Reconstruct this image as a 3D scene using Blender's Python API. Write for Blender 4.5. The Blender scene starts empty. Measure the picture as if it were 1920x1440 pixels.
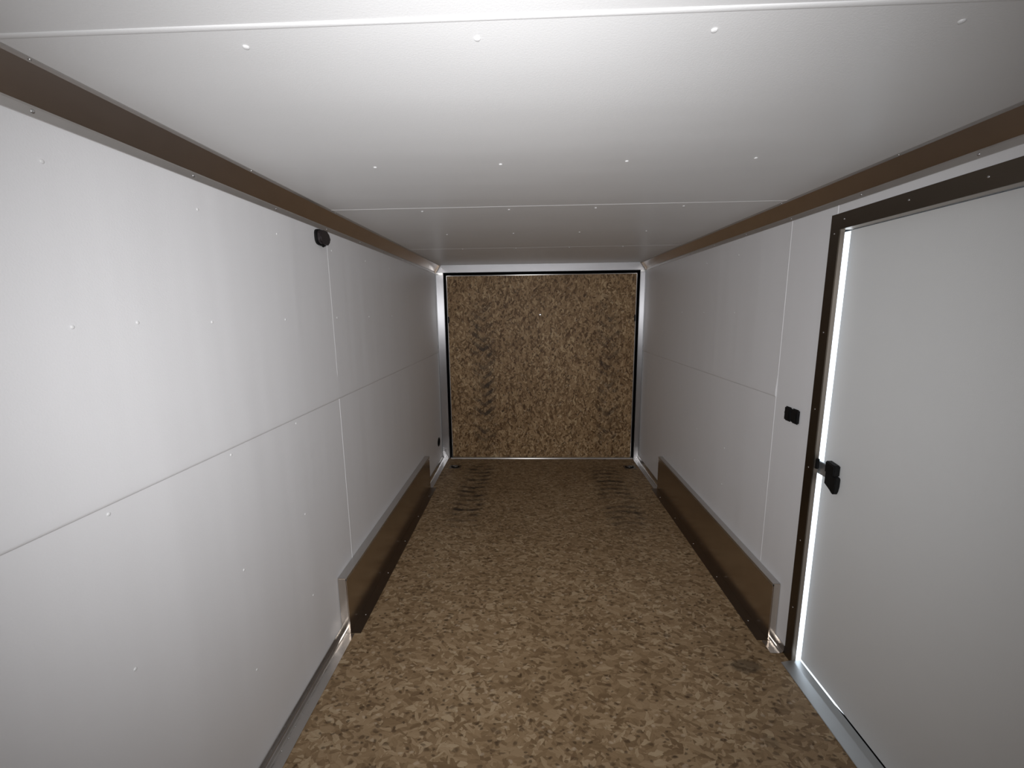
import bpy, bmesh, math
from mathutils import Matrix, Vector

S = bpy.context.scene
COL = S.collection

# ------------------------------------------------------------------ camera
W, D, FRONT = 2.03, 4.23, -1.70          # interior width, rear plane, front wall
CAMLOC = Vector((0.8975, 0.0, 1.5132))
pitch, yaw, roll = -0.1694, 0.0384, 0.0118
Rz = Matrix.Rotation(yaw, 3, 'Z'); Rx = Matrix.Rotation(pitch, 3, 'X'); Ry = Matrix.Rotation(roll, 3, 'Y')
R = Rz @ Rx @ Ry                         # columns: right, forward, up
right, fwd, up = R.col[0], R.col[1], R.col[2]
M = Matrix((right, up, -fwd)).transposed().to_4x4()
M.translation = CAMLOC
cd = bpy.data.cameras.new('camera'); cam = bpy.data.objects.new('camera', cd); COL.objects.link(cam)
cam.matrix_world = M
cd.sensor_fit = 'HORIZONTAL'; cd.sensor_width = 36.0; cd.lens = 795.45 / 1920 * 36.0
cd.clip_start = 0.01
S.camera = cam

# ------------------------------------------------------------------ light
wd = bpy.data.worlds.new('sky'); S.world = wd; wd.use_nodes = True
bg = wd.node_tree.nodes['Background']
bg.inputs['Color'].default_value = (0.80, 0.90, 1.0, 1); bg.inputs['Strength'].default_value = 2.2   # overcast daylight outside

FLASH_E = 54.0
def flash(dx):                           # the two LEDs of the phone flash next to the lens
    ld = bpy.data.lights.new('phone_flash', 'SPOT'); ld.energy = FLASH_E; ld.shadow_soft_size = 0.006
    ld.spot_size = math.radians(130); ld.spot_blend = 1.0; ld.color = (0.985, 0.985, 1.0)
    lo = bpy.data.objects.new('phone_flash', ld); COL.objects.link(lo)
    aim = fwd + up * 0.015 - right * 0.025
    lo.rotation_euler = aim.to_track_quat('-Z', 'Y').to_euler()
    lo.location = CAMLOC + right * dx + up * 0.006 - fwd * 0.005
flash(-0.016); flash(-0.006)

S.view_settings.view_transform = 'Standard'; S.view_settings.look = 'None'
S.view_settings.gamma = 1.0; S.view_settings.exposure = 0.0; S.view_settings.use_curve_mapping = False
S.cycles.max_bounces = 12; S.cycles.diffuse_bounces = 8; S.cycles.glossy_bounces = 8

# ------------------------------------------------------------------ materials
class NT:
    def __init__(s, name):
        s.m = bpy.data.materials.new(name); s.m.use_nodes = True
        s.t = s.m.node_tree; s.b = s.t.nodes['Principled BSDF']
    def n(s, kind, **kw):
        nd = s.t.nodes.new(kind)
        for k, v in kw.items(): setattr(nd, k, v)
        return nd
    def l(s, a, b): s.t.links.new(a, b)
    def put(s, sock, v):
        if hasattr(v, 'is_output') or hasattr(v, 'links'): s.l(v, sock)
        else: sock.default_value = v
    def math(s, op, a, b=0.0, c=None, clamp=False):
        nd = s.n('ShaderNodeMath', operation=op, use_clamp=clamp)
        s.put(nd.inputs[0], a); s.put(nd.inputs[1], b)
        if c is not None: s.put(nd.inputs[2], c)
        return nd.outputs[0]
    def mix(s, f, a, b):
        nd = s.n('ShaderNodeMix', data_type='RGBA')
        s.put(nd.inputs[0], f); s.put(nd.inputs[6], a); s.put(nd.inputs[7], b)
        return nd.outputs[2]
    def mixf(s, f, a, b):
        nd = s.n('ShaderNodeMix', data_type='FLOAT')
        s.put(nd.inputs[0], f); s.put(nd.inputs[2], a); s.put(nd.inputs[3], b)
        return nd.outputs[0]
    def coords(s):
        g = s.n('ShaderNodeNewGeometry'); return g.outputs['Position']
    def mapping(s, v, scale=(1, 1, 1), rot=(0, 0, 0), loc=(0, 0, 0)):
        nd = s.n('ShaderNodeMapping'); s.l(v, nd.inputs[0])
        nd.inputs['Scale'].default_value = scale; nd.inputs['Rotation'].default_value = rot; nd.inputs['Location'].default_value = loc
        return nd.outputs[0]
    def noise(s, v, scale, detail=3, rough=.5, dist=0):
        nd = s.n('ShaderNodeTexNoise'); s.l(v, nd.inputs['Vector'])
        nd.inputs['Scale'].default_value = scale; nd.inputs['Detail'].default_value = detail
        nd.inputs['Roughness'].default_value = rough; nd.inputs['Distortion'].default_value = dist
        return nd
    def ramp(s, f, stops):
        nd = s.n('ShaderNodeValToRGB'); s.l(f, nd.inputs[0]); e = nd.color_ramp.elements
        while len(e) < len(stops): e.new(0.5)
        for el, (p, c) in zip(e, stops): el.position = p; el.color = (*c, 1)
        return nd.outputs[0]
    def bump(s, h, strength, dist):
        nd = s.n('ShaderNodeBump'); s.l(h, nd.inputs['Height'])
        nd.inputs['Strength'].default_value = strength; nd.inputs['Distance'].default_value = dist
        s.l(nd.outputs[0], s.b.inputs['Normal'])
    def base(s, c=None, rough=None, metal=None, spec=None):
        if c is not None: s.put(s.b.inputs['Base Color'], (*c, 1) if isinstance(c, tuple) and len(c) == 3 else c)
        if rough is not None: s.put(s.b.inputs['Roughness'], rough)
        if metal is not None: s.b.inputs['Metallic'].default_value = metal
        if spec is not None: s.b.inputs['Specular IOR Level'].default_value = spec

def vinyl(name, col, streak, rough=0.38):
    k = NT(name); p = k.coords()
    f = k.noise(p, 260, 2); w = k.noise(k.mapping(p, scale=streak), 1.0, 2)
    h = k.math('ADD', k.math('MULTIPLY', f.outputs[0], 0.0006), k.math('MULTIPLY', w.outputs[0], 0.012))
    k.bump(h, 0.35, 1.0)
    mo = k.noise(p, 7, 4)
    k.base(k.mix(mo.outputs[0], (*[c * 0.97 for c in col], 1), (*col, 1)), rough, 0, 0.4)
    return k.m
M_WALL = vinyl('white vinyl wall', (0.742, 0.740, 0.752), (2.0, 5.0, 0.35))
M_CEIL = vinyl('white vinyl ceiling', (0.74, 0.74, 0.74), (0.8, 2.5, 1.0))
M_DOOR = vinyl('white vinyl door', (0.72, 0.73, 0.73), (1, 1.5, 1.5))

def metal(name, col, rough, brush=(1, 1, 1), amt=0.12, bumpy=0.0, aniso=None):
    k = NT(name); p = k.coords()
    n1 = k.noise(k.mapping(p, scale=brush), 60, 3); n2 = k.noise(p, 14, 4)
    r = k.math('ADD', rough, k.math('MULTIPLY', k.math('SUBTRACT', n1.outputs[0], 0.5), amt))
    k.base(k.mix(n2.outputs[0], (*[c * 0.9 for c in col], 1), (*col, 1)), r, 1.0)
    if bumpy: k.bump(n2.outputs[0], bumpy, 0.004)
    if aniso:                                        # extruded grain: highlight spreads across the grain
        k.b.inputs['Anisotropic'].default_value = aniso[0]
        cv = k.n('ShaderNodeCombineXYZ')
        for q in range(3): cv.inputs[q].default_value = aniso[1][q]
        k.l(cv.outputs[0], k.b.inputs['Tangent'])
    return k.m
M_ALU = metal('mill aluminum', (0.62, 0.60, 0.57), 0.26, (1, .05, 1))
M_ALU_V = metal('mill aluminum post', (0.66, 0.66, 0.68), 0.38, (1, 1, .05), .06, 0, (0.88, (1, 0, 0)))
M_ALU_H = metal('mill aluminum header', (0.66, 0.66, 0.68), 0.50, (.05, 1, 1), .06, 0, (0.4, (1, 0, 0)))
M_KICK = metal('crinkled aluminum kick', (0.62, 0.60, 0.58), 0.24, (1, .3, 1), 0.15, 0.7)
M_FRAME = metal('bronze toned aluminum frame', (0.15, 0.125, 0.10), 0.32, (1, 1, .1), .05)
M_JAMB = metal('bronze jamb', (0.46, 0.41, 0.36), 0.45, (1, 1, .1), .05)
M_SILL = metal('satin aluminum sill', (0.62, 0.64, 0.65), 0.42, (1, .1, 1), .05)
M_PFL = metal('dull aluminum flange', (0.6, 0.6, 0.6), 0.55)
M_STEEL = metal('steel', (0.6, 0.6, 0.6), 0.25)
M_GLINT = metal('polished glint head', (0.85, 0.85, 0.85), 0.12, (1, 1, 1), 0.02)
M_TRIM = metal('aluminum edge trim', (0.62, 0.60, 0.58), 0.32, (.05, 1, 1), .05, 0, (0.8, (0, 0, 1)))
M_LOWFL = metal('dark aluminum floor flange', (0.24, 0.20, 0.165), 0.34, (1, .1, 1), .05)
M_RING = metal('worn steel ring', (0.34, 0.31, 0.28), 0.42)

def plain(name, col, rough, spec=0.5):
    k = NT(name); p = k.coords(); n = k.noise(p, 90, 2)
    k.base(k.mix(n.outputs[0], (*[c * 0.85 for c in col], 1), (*col, 1)), rough, 0, spec)
    return k.m
M_BLACK = plain('black plastic', (0.006, 0.006, 0.006), 0.55, 0.25)
M_RUBBER = plain('black rubber', (0.003, 0.003, 0.003), 0.9, 0.1)
M_DARK = plain('dark brown plastic', (0.022, 0.016, 0.017), 0.40, 0.4)
M_CAP = plain('white screw cap', (0.76, 0.76, 0.76), 0.40)
M_OUT = plain('outer skin', (0.6, 0.6, 0.6), 0.5)

def osb(name, rotq, tracks, blot=None, gain=(1, 1, 1), contrast=1.0):
    """oriented strand board: overlapping random flakes; pattern axis u across flake, v along"""
    k = NT(name); p0 = k.coords()
    p = k.mapping(p0, rot=rotq)                       # long side of the flakes along local x, board in local xy
    dn = k.noise(p, 28, 3)
    off = k.n('ShaderNodeVectorMath', operation='SCALE'); k.l(dn.outputs['Color'], off.inputs[0]); off.inputs['Scale'].default_value = 0.022
    ad = k.n('ShaderNodeVectorMath', operation='ADD'); k.l(p, ad.inputs[0]); k.l(off.outputs[0], ad.inputs[1]); pd = ad.outputs[0]
    cur = None; curh = None
    for i, (rz, su, sv) in enumerate([(0.05, 21, 58), (0.50, 24, 62), (-0.46, 23, 66), (1.0, 34, 72), (-1.05, 32, 80), (0.15, 40, 90)]):
        mp = k.mapping(pd, scale=(su, sv, 1), loc=(3.1 * i, 1.7 * i, 0))
        rr = k.mapping(pd, rot=(0, 0, rz)); mp = k.mapping(rr, scale=(su, sv, 0.01), loc=(3.1 * i, 1.7 * i, 2.3 * i))
        vo = k.n('ShaderNodeTexVoronoi', voronoi_dimensions='2D'); k.l(mp, vo.inputs['Vector']); vo.inputs['Scale'].default_value = 1.0
        se = k.n('ShaderNodeSeparateColor'); k.l(vo.outputs['Color'], se.inputs[0])
        h, v = se.outputs[0], se.outputs[1]
        grain = k.noise(k.mapping(rr, scale=(3, 60, 1), loc=(i, 0, 0)), 3, 2)
        v = k.math('ADD', v, k.math('MULTIPLY', k.math('SUBTRACT', grain.outputs[0], 0.5), 0.5))
        if i > 2: h = k.math('MULTIPLY', h, 0.95)
        if cur is None: cur, curh = v, h
        else:
            g = k.math('GREATER_THAN', h, curh)
            cur = k.mixf(g, cur, v); curh = k.math('MAXIMUM', h, curh)
    big = k.noise(p, 2.2, 3)
    cur = k.math('ADD', cur, k.math('MULTIPLY', k.math('SUBTRACT', big.outputs[0], 0.5), 0.55))
    stops = [(0.0, (0.160, 0.100, 0.050)), (0.25, (0.215, 0.140, 0.073)), (0.55, (0.268, 0.180, 0.098)), (0.85, (0.325, 0.228, 0.132)), (1.0, (0.390, 0.290, 0.178))]
    mid = stops[2][1]
    col = k.ramp(cur, [(p_, tuple(max(.02, (m_ + (c_ - m_) * contrast) * g_) for c_, m_, g_ in zip(cc, mid, gain))) for p_, cc in stops])
    for (sc, th, amt, c, sd) in (((38, 66, 1), 0.93, 0.60, (0.055, 0.030, 0.013, 1), 0.0), ((70, 90, 1), 0.955, 0.65, (0.04, 0.021, 0.009, 1), 4.0), ((60, 80, 1), 0.972, 0.5, (0.48, 0.38, 0.27, 1), 9.0)):
        sp = k.n('ShaderNodeTexVoronoi', voronoi_dimensions='2D'); k.l(k.mapping(pd, scale=sc, loc=(sd, sd, 0)), sp.inputs['Vector']); sp.inputs['Scale'].default_value = 1.0
        se = k.n('ShaderNodeSeparateColor'); k.l(sp.outputs['Color'], se.inputs[0])
        soft = k.math('MULTIPLY', k.math('SUBTRACT', 0.62, sp.outputs['Distance']), 3.0, clamp=True)
        col = k.mix(k.math('MULTIPLY', k.math('MULTIPLY', k.math('GREATER_THAN', se.outputs[2], th), soft), amt), col, c)
    # tyre marks: slanted tread bars in two lanes
    sx = k.n('ShaderNodeSeparateXYZ'); k.l(p0, sx.inputs[0]); X = sx.outputs[0]
    V = sx.outputs[2] if tracks[0] == 'z' else sx.outputs[1]
    nz = k.noise(p0, 9, 4); patch = k.noise(p0, 2.6, 2)
    for (xc, hw, v0, v1, period, slant, amt) in tracks[1]:
        dx = k.math('SUBTRACT', X, xc); ax = k.math('ABSOLUTE', dx)
        lane = k.math('MULTIPLY', k.math('SUBTRACT', hw, ax), 14, clamp=True)
        fade = k.math('MULTIPLY', k.math('MULTIPLY', k.math('SUBTRACT', V, v0), 4, clamp=True), k.math('MULTIPLY', k.math('SUBTRACT', v1, V), 4, clamp=True))
        ph = k.math('ADD', k.math('ADD', V, k.math('MULTIPLY', ax, slant)), k.math('MULTIPLY', nz.outputs[0], 0.05))
        bar = k.math('MULTIPLY', k.math('SUBTRACT', k.math('SINE', k.math('MULTIPLY', ph, 2 * math.pi / period)), -0.05), 2.2, clamp=True)
        bar = k.math('ADD', k.math('MULTIPLY', bar, 0.75), 0.25)
        pm = k.math('MULTIPLY', k.math('SUBTRACT', patch.outputs[0], tracks[2]), 4.5, clamp=True)
        f = k.math('MULTIPLY', k.math('MULTIPLY', lane, fade), k.math('MULTIPLY', bar, pm))
        nb = k.math('MULTIPLY', k.math('SUBTRACT', nz.outputs[0], 0.30), 3.2, clamp=True)
        col = k.mix(k.math('MULTIPLY', k.math('MULTIPLY', f, nb), amt), col, (0.030, 0.020, 0.013, 1))
    if blot:
        for (bx, bv, rx, rv, amt) in blot:
            dx = k.math('DIVIDE', k.math('SUBTRACT', X, bx), rx); dv = k.math('DIVIDE', k.math('SUBTRACT', V, bv), rv)
            r2 = k.math('ADD', k.math('MULTIPLY', dx, dx), k.math('MULTIPLY', dv, dv))
            r2 = k.math('ADD', r2, k.math('MULTIPLY', k.math('SUBTRACT', nz.outputs[0], 0.5), 1.8))
            f = k.math('MULTIPLY', k.math('SUBTRACT', 1.0, r2), 1.6, clamp=True)
            col = k.mix(k.math('MULTIPLY', f, amt), col, (0.045, 0.032, 0.020, 1))
    k.bump(cur, 0.25, 0.002)
    k.base(col, 0.55, 0, 0.35)
    return k.m

M_FLOOR = osb('strand board floor', (0, 0, 0), ('y', [(0.42, 0.16, 2.75, 4.15, 0.085, -0.25, 0.95), (1.62, 0.17, 2.7, 4.1, 0.085, 0.22, 0.9)], 0.24),
              [(1.83, 1.625, 0.07, 0.040, 0.60), (1.75, 1.30, 0.03, 0.03, 0.3)])
M_RAMP = osb('strand board ramp', (math.radians(-90), 0, math.radians(90)), ('z', [(0.45, 0.14, 0.0, 1.72, 0.095, -0.75, 0.85), (1.70, 0.14, 0.0, 1.75, 0.095, -0.75, 0.60)], 0.22), None, (1.20, 1.13, 1.02), 1.6)

# ------------------------------------------------------------------ mesh helpers
def box(bm, x0, x1, y0, y1, z0, z1):
    vs = [bm.verts.new((x, y, z)) for x in (x0, x1) for y in (y0, y1) for z in (z0, z1)]
    q = [(0, 1, 3, 2), (4, 6, 7, 5), (0, 4, 5, 1), (2, 3, 7, 6), (0, 2, 6, 4), (1, 5, 7, 3)]
    return [bm.faces.new([vs[i] for i in f]) for f in q]
def bev(bm, w, seg=2, edges=None):
    bmesh.ops.bevel(bm, geom=list(edges or bm.edges), offset=w, segments=seg, affect='EDGES', clamp_overlap=True)
def sweep(bm, prof, axis, a, b, closed=True):
    """extrude a 2-D profile along an axis; prof gives the two other coordinates in xyz order"""
    def P(u, v, t): return {'x': (t, u, v), 'y': (u, t, v), 'z': (u, v, t)}[axis]
    r0 = [bm.verts.new(P(u, v, a)) for u, v in prof]; r1 = [bm.verts.new(P(u, v, b)) for u, v in prof]
    n = len(prof)
    for i in range(n if closed else n - 1):
        j = (i + 1) % n; bm.faces.new((r0[i], r0[j], r1[j], r1[i]))
    if closed: bm.faces.new(r0[::-1]); bm.faces.new(r1)
def dome(bm, c, r, h, axis, seg=14):
    """low screw / rivet head with its base at c, rising along axis (unit vector)"""
    ax = Vector(axis); q = Vector((0, 0, 1)).rotation_difference(ax)
    rings = []
    for (rr, hh) in ((1, 0), (0.97, .35), (0.80, .75), (0.45, .97)):
        rings.append([bm.verts.new(Vector(c) + q @ Vector((r * rr * math.cos(2 * math.pi * i / seg), r * rr * math.sin(2 * math.pi * i / seg), h * hh))) for i in range(seg)])
    for a, b in zip(rings, rings[1:]):
        for i in range(seg): bm.faces.new((a[i], a[(i + 1) % seg], b[(i + 1) % seg], b[i]))
    bm.faces.new(rings[-1]); bm.faces.new(rings[0][::-1])
def torus_arc(bm, pts, r, seg=10, closed=False):
    """tube through points"""
    n = len(pts); rings = []
    for i, p in enumerate(pts):
        a = Vector(pts[i - 1] if (i or closed) else pts[i]); b = Vector(pts[(i + 1) % n] if (i < n - 1 or closed) else pts[i])
        t = (b - a).normalized(); u = t.orthogonal().normalized()
        ref = Vector((0, 0, 1)) if abs(t.z) < .9 else Vector((1, 0, 0))
        u = t.cross(ref).normalized(); w = t.cross(u)
        rings.append([bm.verts.new(Vector(p) + r * (math.cos(2 * math.pi * k / seg) * u + math.sin(2 * math.pi * k / seg) * w)) for k in range(seg)])
    m = n if closed else n - 1
    for i in range(m):
        a, b = rings[i], rings[(i + 1) % n]
        for k in range(seg): bm.faces.new((a[k], a[(k + 1) % seg], b[(k + 1) % seg], b[k]))
    if not closed: bm.faces.new(rings[0][::-1]); bm.faces.new(rings[-1])

def obj(name, bm, mat, parent=None, origin=None, smooth=False):
    bmesh.ops.recalc_face_normals(bm, faces=bm.faces)
    if origin is None:
        xs = [v.co for v in bm.verts]
        lo = Vector([min(c[i] for c in xs) for i in range(3)]); hi = Vector([max(c[i] for c in xs) for i in range(3)])
        origin = (lo + hi) / 2
        if parent is None: origin.z = lo.z
    origin = Vector(origin)
    for v in bm.verts: v.co -= origin
    me = bpy.data.meshes.new(name); bm.to_mesh(me); bm.free(); me.materials.append(mat)
    if smooth:
        for p in me.polygons: p.use_smooth = True
    o = bpy.data.objects.new(name, me); COL.objects.link(o)
    if parent is not None:
        o.parent = parent; w = Vector(parent['_w']); o.location = origin - w
    else: o.location = origin
    o['_w'] = list(origin)
    if smooth:
        m = o.modifiers.new('edges', 'EDGE_SPLIT'); m.split_angle = math.radians(38)
    return o
def empty(name, loc):
    o = bpy.data.objects.new(name, None); COL.objects.link(o); o.location = loc; o['_w'] = list(loc); o.empty_display_size = 0.1; return o
def tag(o, label, cat=None, group=None, kind=None):
    o['label'] = label
    if cat: o['category'] = cat
    if group: o['group'] = group
    if kind: o['kind'] = kind
    return o
def copy_screw(src, parent, w):
    c = src.copy(); COL.objects.link(c); c.parent = parent; c.location = Vector(w) - Vector(parent['_w']); c['_w'] = list(w); return c
def screws(name, pts, r, h, axis, mat, parent):
    bm = bmesh.new(); dome(bm, pts[0], r, h, axis)
    s = obj(name, bm, mat, parent, origin=pts[0], smooth=True)
    for p in pts[1:]: copy_screw(s, parent, p)

def HZ(y): return 1.9473 + 0.0035 * y         # the ceiling rises very slightly to the rear

# ------------------------------------------------------------------ floor
bm = bmesh.new(); box(bm, -0.05, W + 0.02, FRONT - 0.05, D + 0.01, -0.04, 0.0)
tag(obj('floor', bm, M_FLOOR), 'bare strand board floor of the trailer with dark tyre marks', 'floor', kind='structure')

# ------------------------------------------------------------------ left wall
SEAM_Z, SEAM_L, SEAM_R = 1.114, 1.947, 1.946
bm = bmesh.new(); box(bm, -0.05, -0.004, FRONT - 0.05, D + 0.10, 0.0, HZ(D) + 0.02)
wl = tag(obj('wall_left', bm, M_WALL), 'white vinyl wall without a door, left of the camera', 'wall', kind='structure')
def wall_panels(wall, side, ys, doorcut=None):
    """lower panels flush, upper panels lap over them with a rounded lower edge; a raised bead covers each upright joint"""
    s = 1 if side == 'l' else -1; x0 = 0 if side == 'l' else W
    for a, b in zip(ys, ys[1:]):
        bm = bmesh.new(); box(bm, min(x0, x0 - s * .004), max(x0, x0 - s * .004), a, b, 0.0, SEAM_Z + .03); obj('panel', bm, M_WALL, wall)
        bm = bmesh.new()
        prof = [(x0, SEAM_Z + .03)]
        prof = [(x0 + s * .0001, HZ(D)), (x0 + s * .0001, SEAM_Z)] + [(x0 + s * .0045 * math.sin(t * math.pi / 12), SEAM_Z + .009 * (1 - math.cos(t * math.pi / 12))) for t in range(1, 7)] + [(x0 + s * .0045, SEAM_Z + .03), (x0 + s * .0005, SEAM_Z + .12), (x0 + s * .0005, HZ(D))]
        sweep(bm, prof, 'y', a, b); obj('panel', bm, M_WALL, wall, smooth=True)
    for y in ys[1:-1]:
        bm = bmesh.new()
        prof = [(x0, y - .0035)] + [(x0 + s * .0016 * math.sin(t * math.pi / 8), y - .0035 * math.cos(t * math.pi / 8)) for t in range(1, 8)] + [(x0, y + .0035)]
        sweep(bm, prof, 'z', 0.04, HZ(D)); obj('seam_bead', bm, M_WALL, wall, smooth=True)
wall_panels(wl, 'l', [FRONT, SEAM_L - 2.44, SEAM_L, D])
pts = [(0.0006, y, z) for z in (1.797, 1.493) for y in (.43, .811, 1.187, 1.558, 1.99, 2.40, 2.81)] + [(0.0022, y, 1.128) for y in (.43, .815, 1.19, 1.56)] + \
      [(0.0, y, 1.096) for y in (.43, .815, 1.195, 1.56)] + [(0.0, y, z) for z in (.72, .36) for y in (.811, 1.187, 1.56)] + [(0.0006, .954, 1.498)]
screws('screw', pts, .0042, .0022, (1, 0, 0), M_CAP, wl)

# ------------------------------------------------------------------ right wall with the side door opening
DY0, DY1, DZT = 0.78, 1.672, 1.815          # opening behind the frame flange
T = 0.018
bm = bmesh.new()
box(bm, W + .004, W + T, FRONT - .05, DY0, 0.0, HZ(D) + .02)
box(bm, W + .004, W + T, DY1, D + .10, 0.0, HZ(D) + .02)
box(bm, W + .004, W + T, DY0, DY1, DZT, HZ(D) + .02)
wr = tag(obj('wall_right', bm, M_WALL), 'white vinyl wall that holds the side door, right of the camera', 'wall', kind='structure')
def rpanel(y0, y1, z0, z1, lap=False):
    bm = bmesh.new()
    if lap:
        prof = [(W - .0001, HZ(D)), (W - .0001, SEAM_Z)] + [(W - .0045 * math.sin(t * math.pi / 12), SEAM_Z + .009 * (1 - math.cos(t * math.pi / 12))) for t in range(1, 7)] + [(W - .0045, SEAM_Z + .03), (W - .0005, SEAM_Z + .12), (W - .0005, HZ(D))]
        sweep(bm, prof, 'y', y0, y1); obj('panel', bm, M_WALL, wr, smooth=True)
    else:
        box(bm, W, W + .004, y0, y1, z0, z1); obj('panel', bm, M_WALL, wr)
rpanel(SEAM_R, D, 0, SEAM_Z + .03); rpanel(SEAM_R, D, SEAM_Z, HZ(D), True)
rpanel(DY1, SEAM_R, 0, HZ(D)); rpanel(DY0, DY1, DZT, HZ(D)); rpanel(FRONT, DY0, 0, HZ(D))
bm = bmesh.new()
prof = [(W, SEAM_R - .0035)] + [(W - .0016 * math.sin(t * math.pi / 8), SEAM_R - .0035 * math.cos(t * math.pi / 8)) for t in range(1, 8)] + [(W, SEAM_R + .0035)]
sweep(bm, prof, 'z', .30, HZ(D)); obj('seam_bead', bm, M_WALL, wr, smooth=True)
bm = bmesh.new()
prof = [(W, DY1 - .002)] + [(W - .002 * math.sin(t * math.pi / 6), DY1 - .002 * math.cos(t * math.pi / 6)) for t in range(1, 6)] + [(W, DY1 + .002)]
sweep(bm, prof, 'z', 1.845, HZ(D)); obj('seam_bead', bm, M_WALL, wr, smooth=True)
screws('screw', [(W - .0006, y, z) for z in (1.797, 1.493) for y in (2.40, 2.81, 3.2)] + [(W, y, z) for z in (.72, .5) for y in (2.40, 2.81)], .0042, .0022, (-1, 0, 0), M_CAP, wr)

# ------------------------------------------------------------------ front wall (behind the camera)
bm = bmesh.new(); box(bm, -0.05, W + .02, FRONT - .05, FRONT, 0.0, HZ(D) + .02)
tag(obj('wall_front', bm, M_WALL), 'white front wall of the trailer, behind the camera', 'wall', kind='structure')

# ------------------------------------------------------------------ ceiling
CS = [FRONT, -0.465, 0.7209, 1.907, 3.129, D + .01]
bm = bmesh.new()
f = box(bm, -.05, W + .02, FRONT - .05, D + .10, 0, .06)
for v in bm.verts: v.co.z += HZ(v.co.y) + .006
ce = tag(obj('ceiling', bm, M_CEIL), 'white panelled ceiling of the trailer', 'ceiling', kind='structure')
for a, b in zip(CS, CS[1:]):
    bm = bmesh.new(); box(bm, 0.0, W, a, b, 0, .006)
    for v in bm.verts: v.co.z += HZ(v.co.y)
    obj('panel', bm, M_CEIL, ce)
for y, w, h in ((-.465, .008, .004), (.7209, .0062, .0024), (1.907, .004, .0013), (3.129, .004, .0010)):
    bm = bmesh.new(); z = HZ(y)
    prof = [(y - w, z)] + [(y - w * math.cos(t * math.pi / 10), z - h * math.sin(t * math.pi / 10)) for t in range(1, 10)] + [(y + w, z)]
    sweep(bm, prof, 'x', .02, W - .02); obj('seam_bead', bm, M_CEIL, ce, smooth=True)
pts = [(x, y, HZ(y)) for y in (.77, 1.374, 1.963, 2.55, 3.15) for x in (.434, .818, 1.196, 1.574)]
screws('screw', pts, .0055, .003, (0, 0, -1), M_CAP, ce)

# ------------------------------------------------------------------ ceiling coves
def cove(name, side, label):
    s = 1 if side == 'l' else -1; X0 = 0 if side == 'l' else W
    zl = 1.8734 if side == 'l' else 1.8786; xu = .053 if side == 'l' else .055
    root = empty(name, (X0 + s * .03, (FRONT + D) / 2, zl)); tag(root, label, 'trim', kind='structure')
    def sw(prof, nm, mat):
        bm = bmesh.new()
        r0 = [bm.verts.new((X0 + s * u, FRONT, z + 0.0035 * FRONT)) for u, z in prof]; r1 = [bm.verts.new((X0 + s * u, D - .002, z + .0035 * D * k_)) for (u, z), k_ in zip(prof, [1] * len(prof))]
        n = len(prof)
        for i in range(n): j = (i + 1) % n; bm.faces.new((r0[i], r0[j], r1[j], r1[i]))
        bm.faces.new(r0[::-1]); bm.faces.new(r1)
        return obj(nm, bm, mat, root)
    zt = 1.9473 if side == 'l' else 1.9473
    fa = sw([(.0042, zl + .014), (xu - .010, zt - .0035), (xu - .010, zt - .0005), (.0042, zt - .0005)], 'cove_face', M_COVE)
    fl = sw([(.0005, zl - .006), (.0042, zl - .006), (.0052, zl + .010), (.0042, zl + .016), (.0005, zl + .016)], 'wall_flange', M_COVEF)
    bm = bmesh.new(); dz = .0035 * D
    prof = [(.001, zl - .007), (.0065, zl - .007), (xu + .003, zt - .006), (xu + .003, zt - .0005), (.001, zt - .0005)]
    sweep(bm, [(X0 + s * u, z + dz) for u, z in prof], 'y', D - .040, D - .005); obj('end_bracket', bm, M_LOWFL, root)
    cf = sw([(xu - .012, zt - .0045), (xu, zt - .0022), (xu, zt - .0001), (xu - .012, zt - .0001)], 'ceiling_flange', M_COVEF)
    screws('screw', [(X0 + s * .0046, y, zl + .004 + .0035 * y) for y in (.807, 1.183, 1.563, 1.95, 2.33, 2.71, 3.1)], .004, .002, (s, 0, 0), M_STEEL, root)
    screws('screw', [(X0 + s * (xu - .004), y, zt - .002 + .0035 * y) for y in (.778, 1.369, 1.947, 2.54, 3.13)], .003, .003, (s * .3, 0, -.95), M_STEEL, root)
M_COVE = metal('mirror aluminum cove', (0.66, 0.60, 0.56), 0.30, (1, .05, 1), .05)
M_COVEF = metal('aluminum cove flange', (0.62, 0.60, 0.58), 0.38, (1, .05, 1))
cove('trim_1', 'l', 'brown looking aluminum cove strip along the top of the left wall')
cove('trim_2', 'r', 'brown looking aluminum cove strip along the top of the right wall above the door')

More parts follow.
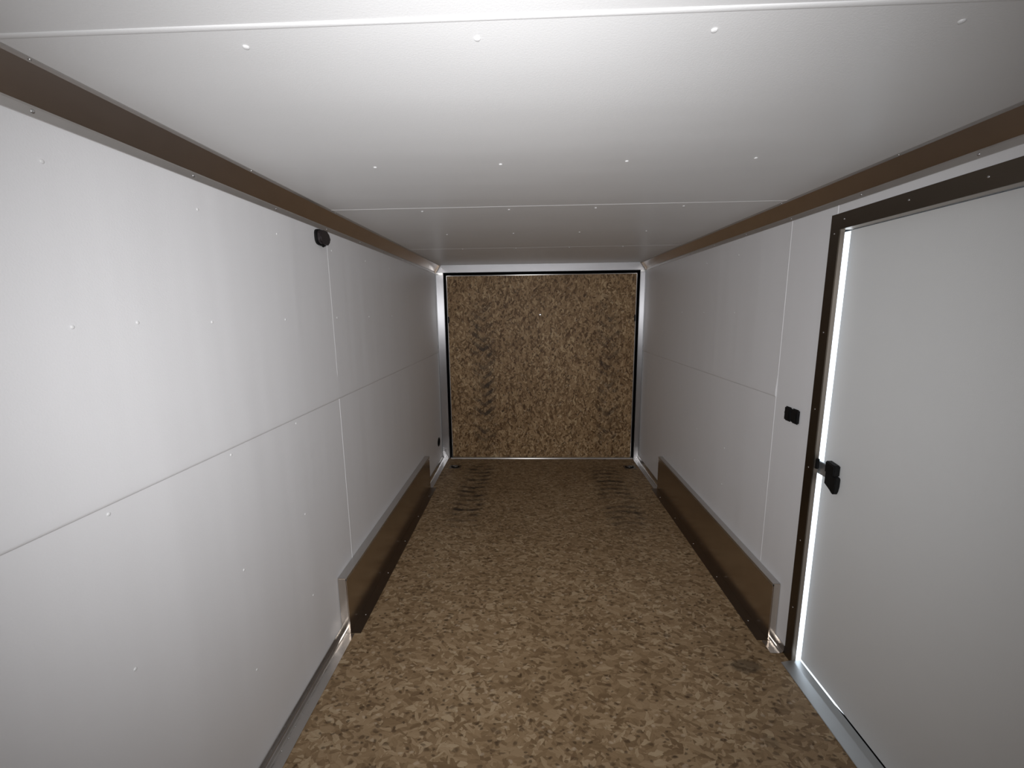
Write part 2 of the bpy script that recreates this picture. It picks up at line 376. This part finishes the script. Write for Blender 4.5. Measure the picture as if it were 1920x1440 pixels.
# ------------------------------------------------------------------ base kick strips
def kick(bm, side, a, b):
    s = 1 if side == 'l' else -1; X0 = 0 if side == 'l' else W
    arc = [(.0045 + .018 * (1 - math.cos(t * math.pi / 16)), .0025 + .018 * (1 - math.sin(t * math.pi / 16))) for t in range(0, 9)]
    inner = [(.0012, .0385), (.0045, .0385)] + [(u, z) for u, z in arc] + [(.061, .0025), (.061, .0003)]
    prof = [(X0 + s * u, z) for u, z in inner] + [(X0 + s * .0012, .0003)]
    sweep(bm, prof, 'y', a, b)
YB0, YB1 = 1.771, 3.478
for nm, side, segs, lab in (('baseboard_left', 'l', [(FRONT, YB0), (YB1, D - .001)], 'aluminum base strip along the foot of the left wall'),
                            ('baseboard_right', 'r', [(FRONT, DY0 - .03), (1.699, YB0), (YB1, D - .001)], 'aluminum base strip along the foot of the right wall')):
    root = empty(nm, (0.03 if side == 'l' else W - .03, 1.0, 0)); tag(root, lab, 'baseboard', kind='structure')
    for a, b in segs:
        bm = bmesh.new(); kick(bm, side, a, b); obj('strip', bm, M_KICK, root, smooth=True)
    s = 1 if side == 'l' else -1; X0 = 0 if side == 'l' else W
    if side == 'l':
        screws('screw', [(.0046, y, .028) for y in (1.20, 1.24, 1.285, 1.33)], .0022, .0012, (1, 0, 0), M_STEEL, root)
        screws('screw', [(.026, y, .0025) for y in (1.22, 1.265, 1.31, 1.36, 1.40)], .0022, .0012, (0, 0, 1), M_STEEL, root)

# ------------------------------------------------------------------ wheel boxes
def wheel_box(side, label):
    s = 1 if side == 'l' else -1; X0 = 0 if side == 'l' else W
    d = .042 if side == 'l' else .033; h = .2895
    root = empty('wheel_box', (X0 + s * d / 2, (YB0 + YB1) / 2, 0)); tag(root, label, 'wheel box', 'wheel boxes along the trailer walls')
    bm = bmesh.new(); a, b = sorted((X0 + s * .0012, X0 + s * d))
    box(bm, a, b, YB0, YB1, .0003, h); bev(bm, .003, 2); obj('cover', bm, M_BOX, root)
    bm = bmesh.new(); a, b = sorted((X0 + s * (d - .002), X0 + s * (d + .048)))
    box(bm, a, b, YB0 + .004, YB1, .0004, .003); obj('floor_flange', bm, M_LOWFL, root)
    bm = bmesh.new()
    prof = [(X0 + s * (d - .0035), h - .012), (X0 + s * (d + .0012), h - .012), (X0 + s * (d + .0012), h + .0012), (X0 + s * .0015, h + .0012), (X0 + s * .0015, h - .0012), (X0 + s * (d - .0035), h - .0012)]
    sweep(bm, prof, 'y', YB0 + .003, YB1 - .003); obj('top_lip', bm, M_COVEF, root)
    screws('screw', [(X0 + s * (d + .025), y, .003) for y in (1.9, 2.25, 2.6, 2.95, 3.3)], .004, .002, (0, 0, 1), M_STEEL, root)
M_BOX = metal('smooth aluminum box', (0.62, 0.56, 0.50), 0.25, (1, .05, 1), .05)
wheel_box('l', 'low long aluminum wheel box on the floor against the left wall')
wheel_box('r', 'low long aluminum wheel box on the floor against the right wall beside the side door')

# ------------------------------------------------------------------ side door (door_1)
d1 = empty('door_1', (W, (DY0 + DY1) / 2, 0)); tag(d1, 'white side door in a dark aluminum frame with daylight along its edge', 'door', kind='structure')
FY0, FY1, FZ = DY0 - .03, 1.696, 1.8485      # outer edge of the frame flange
IY, IZ = 1.6485, 1.7915                      # inner edge
x1 = W - .004
bm = bmesh.new(); prof = [(IY, 0.0), (FY1, 0.0), (FY1, FZ), (FY0, FZ), (FY0, 0), (DY0 + .02, 0), (DY0 + .02, IZ), (IY, IZ)]
r0 = [bm.verts.new((x1, y, z)) for y, z in prof]; r1 = [bm.verts.new((W + .0005, y, z)) for y, z in prof]
n = len(prof)
for i in range(n): bm.faces.new((r0[i], r0[(i + 1) % n], r1[(i + 1) % n], r1[i]))
for r_ in (r0, r1):
    bm.faces.new((r_[0], r_[1], r_[2], r_[7])); bm.faces.new((r_[2], r_[3], r_[6], r_[7])); bm.faces.new((r_[3], r_[4], r_[5], r_[6]))
fr = obj('frame', bm, M_FRAME, d1)
bm = bmesh.new(); box(bm, W + .0005, W + .016, IY, IY + .004, .012, IZ + .004)
obj('jamb', bm, M_JAMB, d1)
bm = bmesh.new(); box(bm, W + .0005, W + .046, DY0 + .02, IY + .004, IZ, IZ + .004); obj('jamb', bm, M_JAMB, d1)
bm = bmesh.new(); box(bm, W + .0005, W + .046, DY0 + .016, DY0 + .02, .012, IZ + .004); obj('jamb', bm, M_COVEF, d1)
# black blockers added against daylight: above, hinge side, most of the bottom
bm = bmesh.new(); box(bm, W + T, W + .075, DY0 - .05, 1.80, IZ + .004, IZ + .12); obj('daylight_block', bm, M_RUBBER, d1)
bm = bmesh.new(); box(bm, W + T, W + .075, DY0 - .08, DY0 + .016, -.03, IZ + .1); obj('daylight_block', bm, M_RUBBER, d1)
bm = bmesh.new()
r0 = [bm.verts.new((x, y, -.02)) for x, y in ((W + .0362, DY0 + .016), (W + .060, DY0 + .016), (W + .060, 1.36), (W + .048, 1.37), (W + .0362, 1.44))]
r1 = [bm.verts.new((v.co.x, v.co.y, .012)) for v in r0]
for i in range(5): bm.faces.new((r0[i], r0[(i + 1) % 5], r1[(i + 1) % 5], r1[i]))
bm.faces.new(r0[::-1]); bm.faces.new(r1); obj('daylight_block', bm, M_RUBBER, d1)
screws('screw', [(x1, y, 1.824) for y in (.95, 1.15, 1.37, 1.63)] + [(x1, 1.673, z) for z in (1.78, 1.42, 1.12, .88, .56, .25)], .0035, .0018, (-1, 0, 0), M_STEEL, d1)
# the slab
XD = W + .040; YD = 1.670
bm = bmesh.new(); box(bm, XD, XD + .030, DY0 + .022, YD, .016, IZ - .003)
bmesh.ops.bevel(bm, geom=[e for e in bm.edges if all(abs(v.co.y - YD) < 1e-4 and abs(v.co.x - XD) < 1e-4 for v in e.verts)], offset=.018, segments=8, affect='EDGES')
slab = obj('door_panel', bm, M_DOOR, d1, smooth=True)
# sill
bm = bmesh.new()
sweep(bm, [(W - .044, .0003), (W - .044, .003), (W + .004, .013), (W + .036, .0135), (W + .036, .0003)], 'y', DY0 + .02, FY1 - .012 - .035)
bev(bm, .0012, 2, [e for e in bm.edges if abs(e.verts[0].co.y - e.verts[1].co.y) > .1]); obj('sill', bm, M_SILL, d1)
# latch (paddle handle) and its bolt, keeper on the jamb
lt = None
bm = bmesh.new()
hous = [(1.610, .932), (1.560, .926), (1.560, .882), (1.610, .886)]
r0 = [bm.verts.new((XD - .026, y, z)) for y, z in hous]; r1 = [bm.verts.new((XD, y, z)) for y, z in hous]
for i in range(4): bm.faces.new((r0[i], r0[(i + 1) % 4], r1[(i + 1) % 4], r1[i]))
bm.faces.new(r0[::-1]); bm.faces.new(r1); bev(bm, .004, 3)
lt = obj('latch', bm, M_BLACK, d1, smooth=True)
pad = [(1.612, .889), (1.557, .882), (1.553, .874), (1.556, .846), (1.557, .824), (1.563, .811), (1.570, .814), (1.579, .828), (1.613, .838)]
bm = bmesh.new(); n = len(pad)
r0 = [bm.verts.new((XD - .020, y, z)) for y, z in pad]; r1 = [bm.verts.new((XD, y, z)) for y, z in pad]
for i in range(n): bm.faces.new((r0[i], r0[(i + 1) % n], r1[(i + 1) % n], r1[i]))
bm.faces.new(r0[::-1]); bm.faces.new(r1); bev(bm, .003, 2); obj('paddle', bm, M_BLACK, lt, smooth=True)
bm = bmesh.new(); box(bm, XD - .019, XD - .004, 1.598, 1.676, .862, .914); bev(bm, .002, 2); obj('bolt', bm, M_SILL, lt)
bm = bmesh.new(); box(bm, W + .004, W + .017, IY - .007, IY + .002, .884, .926); bev(bm, .002, 2); obj('keeper', bm, M_BLACK, d1)

# ------------------------------------------------------------------ rear frame and ramp door (trim_3, door_2)
fr3 = empty('trim_3', (W / 2, D, 0)); tag(fr3, 'bright aluminum frame of header and posts around the ramp door', 'trim', kind='structure')
PL, PR, HB = .0743, W - .0493, 1.892
TOP = HZ(D) + .004
bm = bmesh.new()                                # header: deep channel with cut upper corners
prof = [(0.028, TOP), (W - .028, TOP), (W - .001, 1.915), (W - .001, HB), (.001, HB), (.001, 1.912)]
sweep(bm, [(x, z) for x, z in prof], 'y', D - .004, D + .055); obj('header', bm, M_ALU_H, fr3)
for a, b in ((.001, PL), (PR, W - .001)):
    bm = bmesh.new(); box(bm, a, b, D, D + .055, 0, HB - .0005); bev(bm, .004, 3, [e for e in bm.edges if abs(e.verts[0].co.z - e.verts[1].co.z) > .5]); obj('post', bm, M_ALU_V, fr3, smooth=True)
for x in (.001, W - .004):
    bm = bmesh.new(); box(bm, x, x + .003, D - .035, D - .0005, .04, HB - .01); obj('post_flange', bm, M_PFL, fr3)
for a, b in ((.003, PL - .002), (PR + .002, W - .003)):
    bm = bmesh.new(); box(bm, a, b, D - .006, D, HB - .022, HB - .001); bev(bm, .002, 2); obj('corner_clip', bm, M_STEEL, fr3)

d2 = empty('door_2', (W / 2, D + .02, 0)); tag(d2, 'strand board ramp door closing the rear end of the trailer', 'door', kind='structure')
RL, RR, RT, RB = .1035, 1.951, 1.863, .0135
bm = bmesh.new(); box(bm, RL + .006, RR - .006, D + .004, D + .040, RB + .004, RT - .006); obj('ramp_panel', bm, M_RAMP, d2)
for (x0, x1, z0, z1) in ((RL, RR, RT - .006, RT), (RL, RL + .006, RB, RT - .006), (RR - .006, RR, RB, RT - .006)):
    bm = bmesh.new(); box(bm, x0, x1, D - .002, D + .042, z0, z1); bev(bm, .002, 3); obj('edge_trim', bm, M_TRIM, d2, smooth=True)
bm = bmesh.new()
box(bm, PL - .01, PR + .01, D + .056, D + .075, -.04, HB + .05); obj('daylight_block', bm, M_RUBBER, d2)  # black sheet added behind the whole ramp door to keep its gap dark
bm = bmesh.new(); sweep(bm, [(D - .014, .0004)] + [(D - .001 - .013 * math.cos(t * math.pi / 16), .0005 + .013 * math.sin(t * math.pi / 16)) for t in range(9)] + [(D + .012, .0135), (D + .012, .0004)], 'x', PL + .012, PR - .012); obj('hinge_strip', bm, M_TRIM, d2, smooth=True)
for x in (RL + .004, RR - .016):
    bm = bmesh.new(); box(bm, x, x + .012, D - .010, D + .004, 1.405, 1.470); bev(bm, .003, 2); obj('latch_pin', bm, M_BLACK, d2)
screws('screw', [(1.021, D + .004, 1.478)], .012, .0035, (0, -1, 0), M_GLINT, d2)  # shiny head added to mirror the flash as bright dots

# ------------------------------------------------------------------ fittings
def rounded(bm, pts, x0, x1):
    r0 = [bm.verts.new((x0, y, z)) for y, z in pts]; r1 = [bm.verts.new((x1, y, z)) for y, z in pts]; n = len(pts)
    for i in range(n): bm.faces.new((r0[i], r0[(i + 1) % n], r1[(i + 1) % n], r1[i]))
    bm.faces.new(r0[::-1]); bm.faces.new(r1)
def superell(cy, cz, a, b, n=28, p=3.2):
    out = []
    for i in range(n):
        t = 2 * math.pi * i / n; c, s_ = math.cos(t), math.sin(t)
        out.append((cy + a * abs(c) ** (2 / p) * (1 if c >= 0 else -1), cz + b * abs(s_) ** (2 / p) * (1 if s_ >= 0 else -1)))
    return out
fx = empty('wall_fitting', (0, 1.885, 1.802)); tag(fx, 'small dark brown rounded fitting on the left wall just under the cove strip', 'fitting')
bm = bmesh.new(); rounded(bm, superell(1.885, 1.8365, .050, .0335), .0006, .010); bev(bm, .002, 2, [e for e in bm.edges if e.verts[0].co.x > .009 and e.verts[1].co.x > .009]); obj('base', bm, M_BLACK, fx, smooth=True)
bm = bmesh.new(); rounded(bm, superell(1.887, 1.8365, .044, .0295), .0095, .026); bev(bm, .006, 3, [e for e in bm.edges if e.verts[0].co.x > .025 and e.verts[1].co.x > .025]); obj('cover', bm, M_DARK, fx, smooth=True)
bm = bmesh.new(); rounded(bm, [(1.868, 1.808), (1.896, 1.808), (1.888, 1.798), (1.878, 1.796)], .0095, .018); bev(bm, .002, 2); obj('tab', bm, M_BLACK, fx)

pg = empty('wall_plug', (0, 4.065, .19)); tag(pg, 'small black oval plug low on the left wall near the ramp door', 'plug')
bm = bmesh.new(); rounded(bm, superell(4.065, .232, .056, .045, p=2), .0003, .0022); bev(bm, .0008, 2, [e for e in bm.edges if e.verts[0].co.x > .002 and e.verts[1].co.x > .002]); obj('rim', bm, M_BLACK, pg, smooth=True)
bm = bmesh.new(); rounded(bm, superell(4.065, .232, .045, .034, p=2), .0020, .0030); obj('cap', bm, M_RUBBER, pg, smooth=True)

sw = empty('light_switch', (W, 1.822, 1.028)); tag(sw, 'black double rocker switch on the white wall left of the side door', 'switch')
for a, b in ((1.811, 1.857), (1.761, 1.8085)):
    bm = bmesh.new(); box(bm, W - .011, W + .0, a, b, 1.030, 1.093); bev(bm, .005, 3); h_ = obj('housing', bm, M_BLACK, sw, smooth=True)
    bm = bmesh.new(); rounded(bm, [(a + .010, 1.042), (b - .010, 1.042), (b - .010, 1.081), (a + .010, 1.081)], W - .0150, W - .0105)
    for v in bm.verts:
        if v.co.x < W - .013 and v.co.z > 1.06: v.co.x += .003
    bev(bm, .0015, 2); obj('rocker', bm, M_BLACK, h_, smooth=True)
bm = bmesh.new(); box(bm, W - .008, W, 1.806, 1.814, 1.040, 1.084); obj('bridge', bm, M_BLACK, sw)
bm = bmesh.new(); box(bm, W - .006, W, 1.856, 1.864, 1.058, 1.068); bev(bm, .002, 2); obj('nub', bm, M_BLACK, sw)

def tie_down(cx, cy, label):
    root = empty('floor_tie_down', (cx, cy, 0)); tag(root, label, 'tie down', 'tie downs in the floor by the ramp door')
    bm = bmesh.new(); box(bm, cx - .055, cx + .055, cy - .045, cy + .045, .0003, .003); bev(bm, .0012, 2); obj('plate', bm, M_TIE, root)
    bm = bmesh.new()
    n = 28; r0 = [bm.verts.new((cx + .042 * math.cos(2 * math.pi * i / n), cy + .034 * math.sin(2 * math.pi * i / n), .003)) for i in range(n)]
    r1 = [bm.verts.new((cx + .040 * math.cos(2 * math.pi * i / n), cy + .032 * math.sin(2 * math.pi * i / n), .0045)) for i in range(n)]
    for i in range(n): bm.faces.new((r0[i], r0[(i + 1) % n], r1[(i + 1) % n], r1[i]))
    bm.faces.new(r1); bm.faces.new(r0[::-1]); obj('pan', bm, M_RUBBER, root)
    bm = bmesh.new()
    pts = [(cx - .022, cy + .014, .009), (cx + .022, cy + .014, .009)] + [(cx + .026 * math.cos(t * math.pi / 10), cy + .010 - .030 * math.sin(t * math.pi / 10), .009) for t in range(0, 11)]
    torus_arc(bm, pts, .0042, 10, True); obj('ring', bm, M_RING, root, smooth=True)
    bm = bmesh.new(); box(bm, cx - .009, cx + .009, cy + .006, cy + .022, .004, .0145); bev(bm, .003, 2); obj('clip', bm, M_RING, root)
M_TIE = metal('worn steel pan', (0.22, 0.19, 0.16), 0.45)
tie_down(.173, 3.985, 'recessed steel tie down ring on the floor in the left rear corner')
tie_down(1.882, 3.985, 'recessed steel tie down ring on the floor in the right rear corner')

for o in S.objects:
    if '_w' in o: del o['_w']
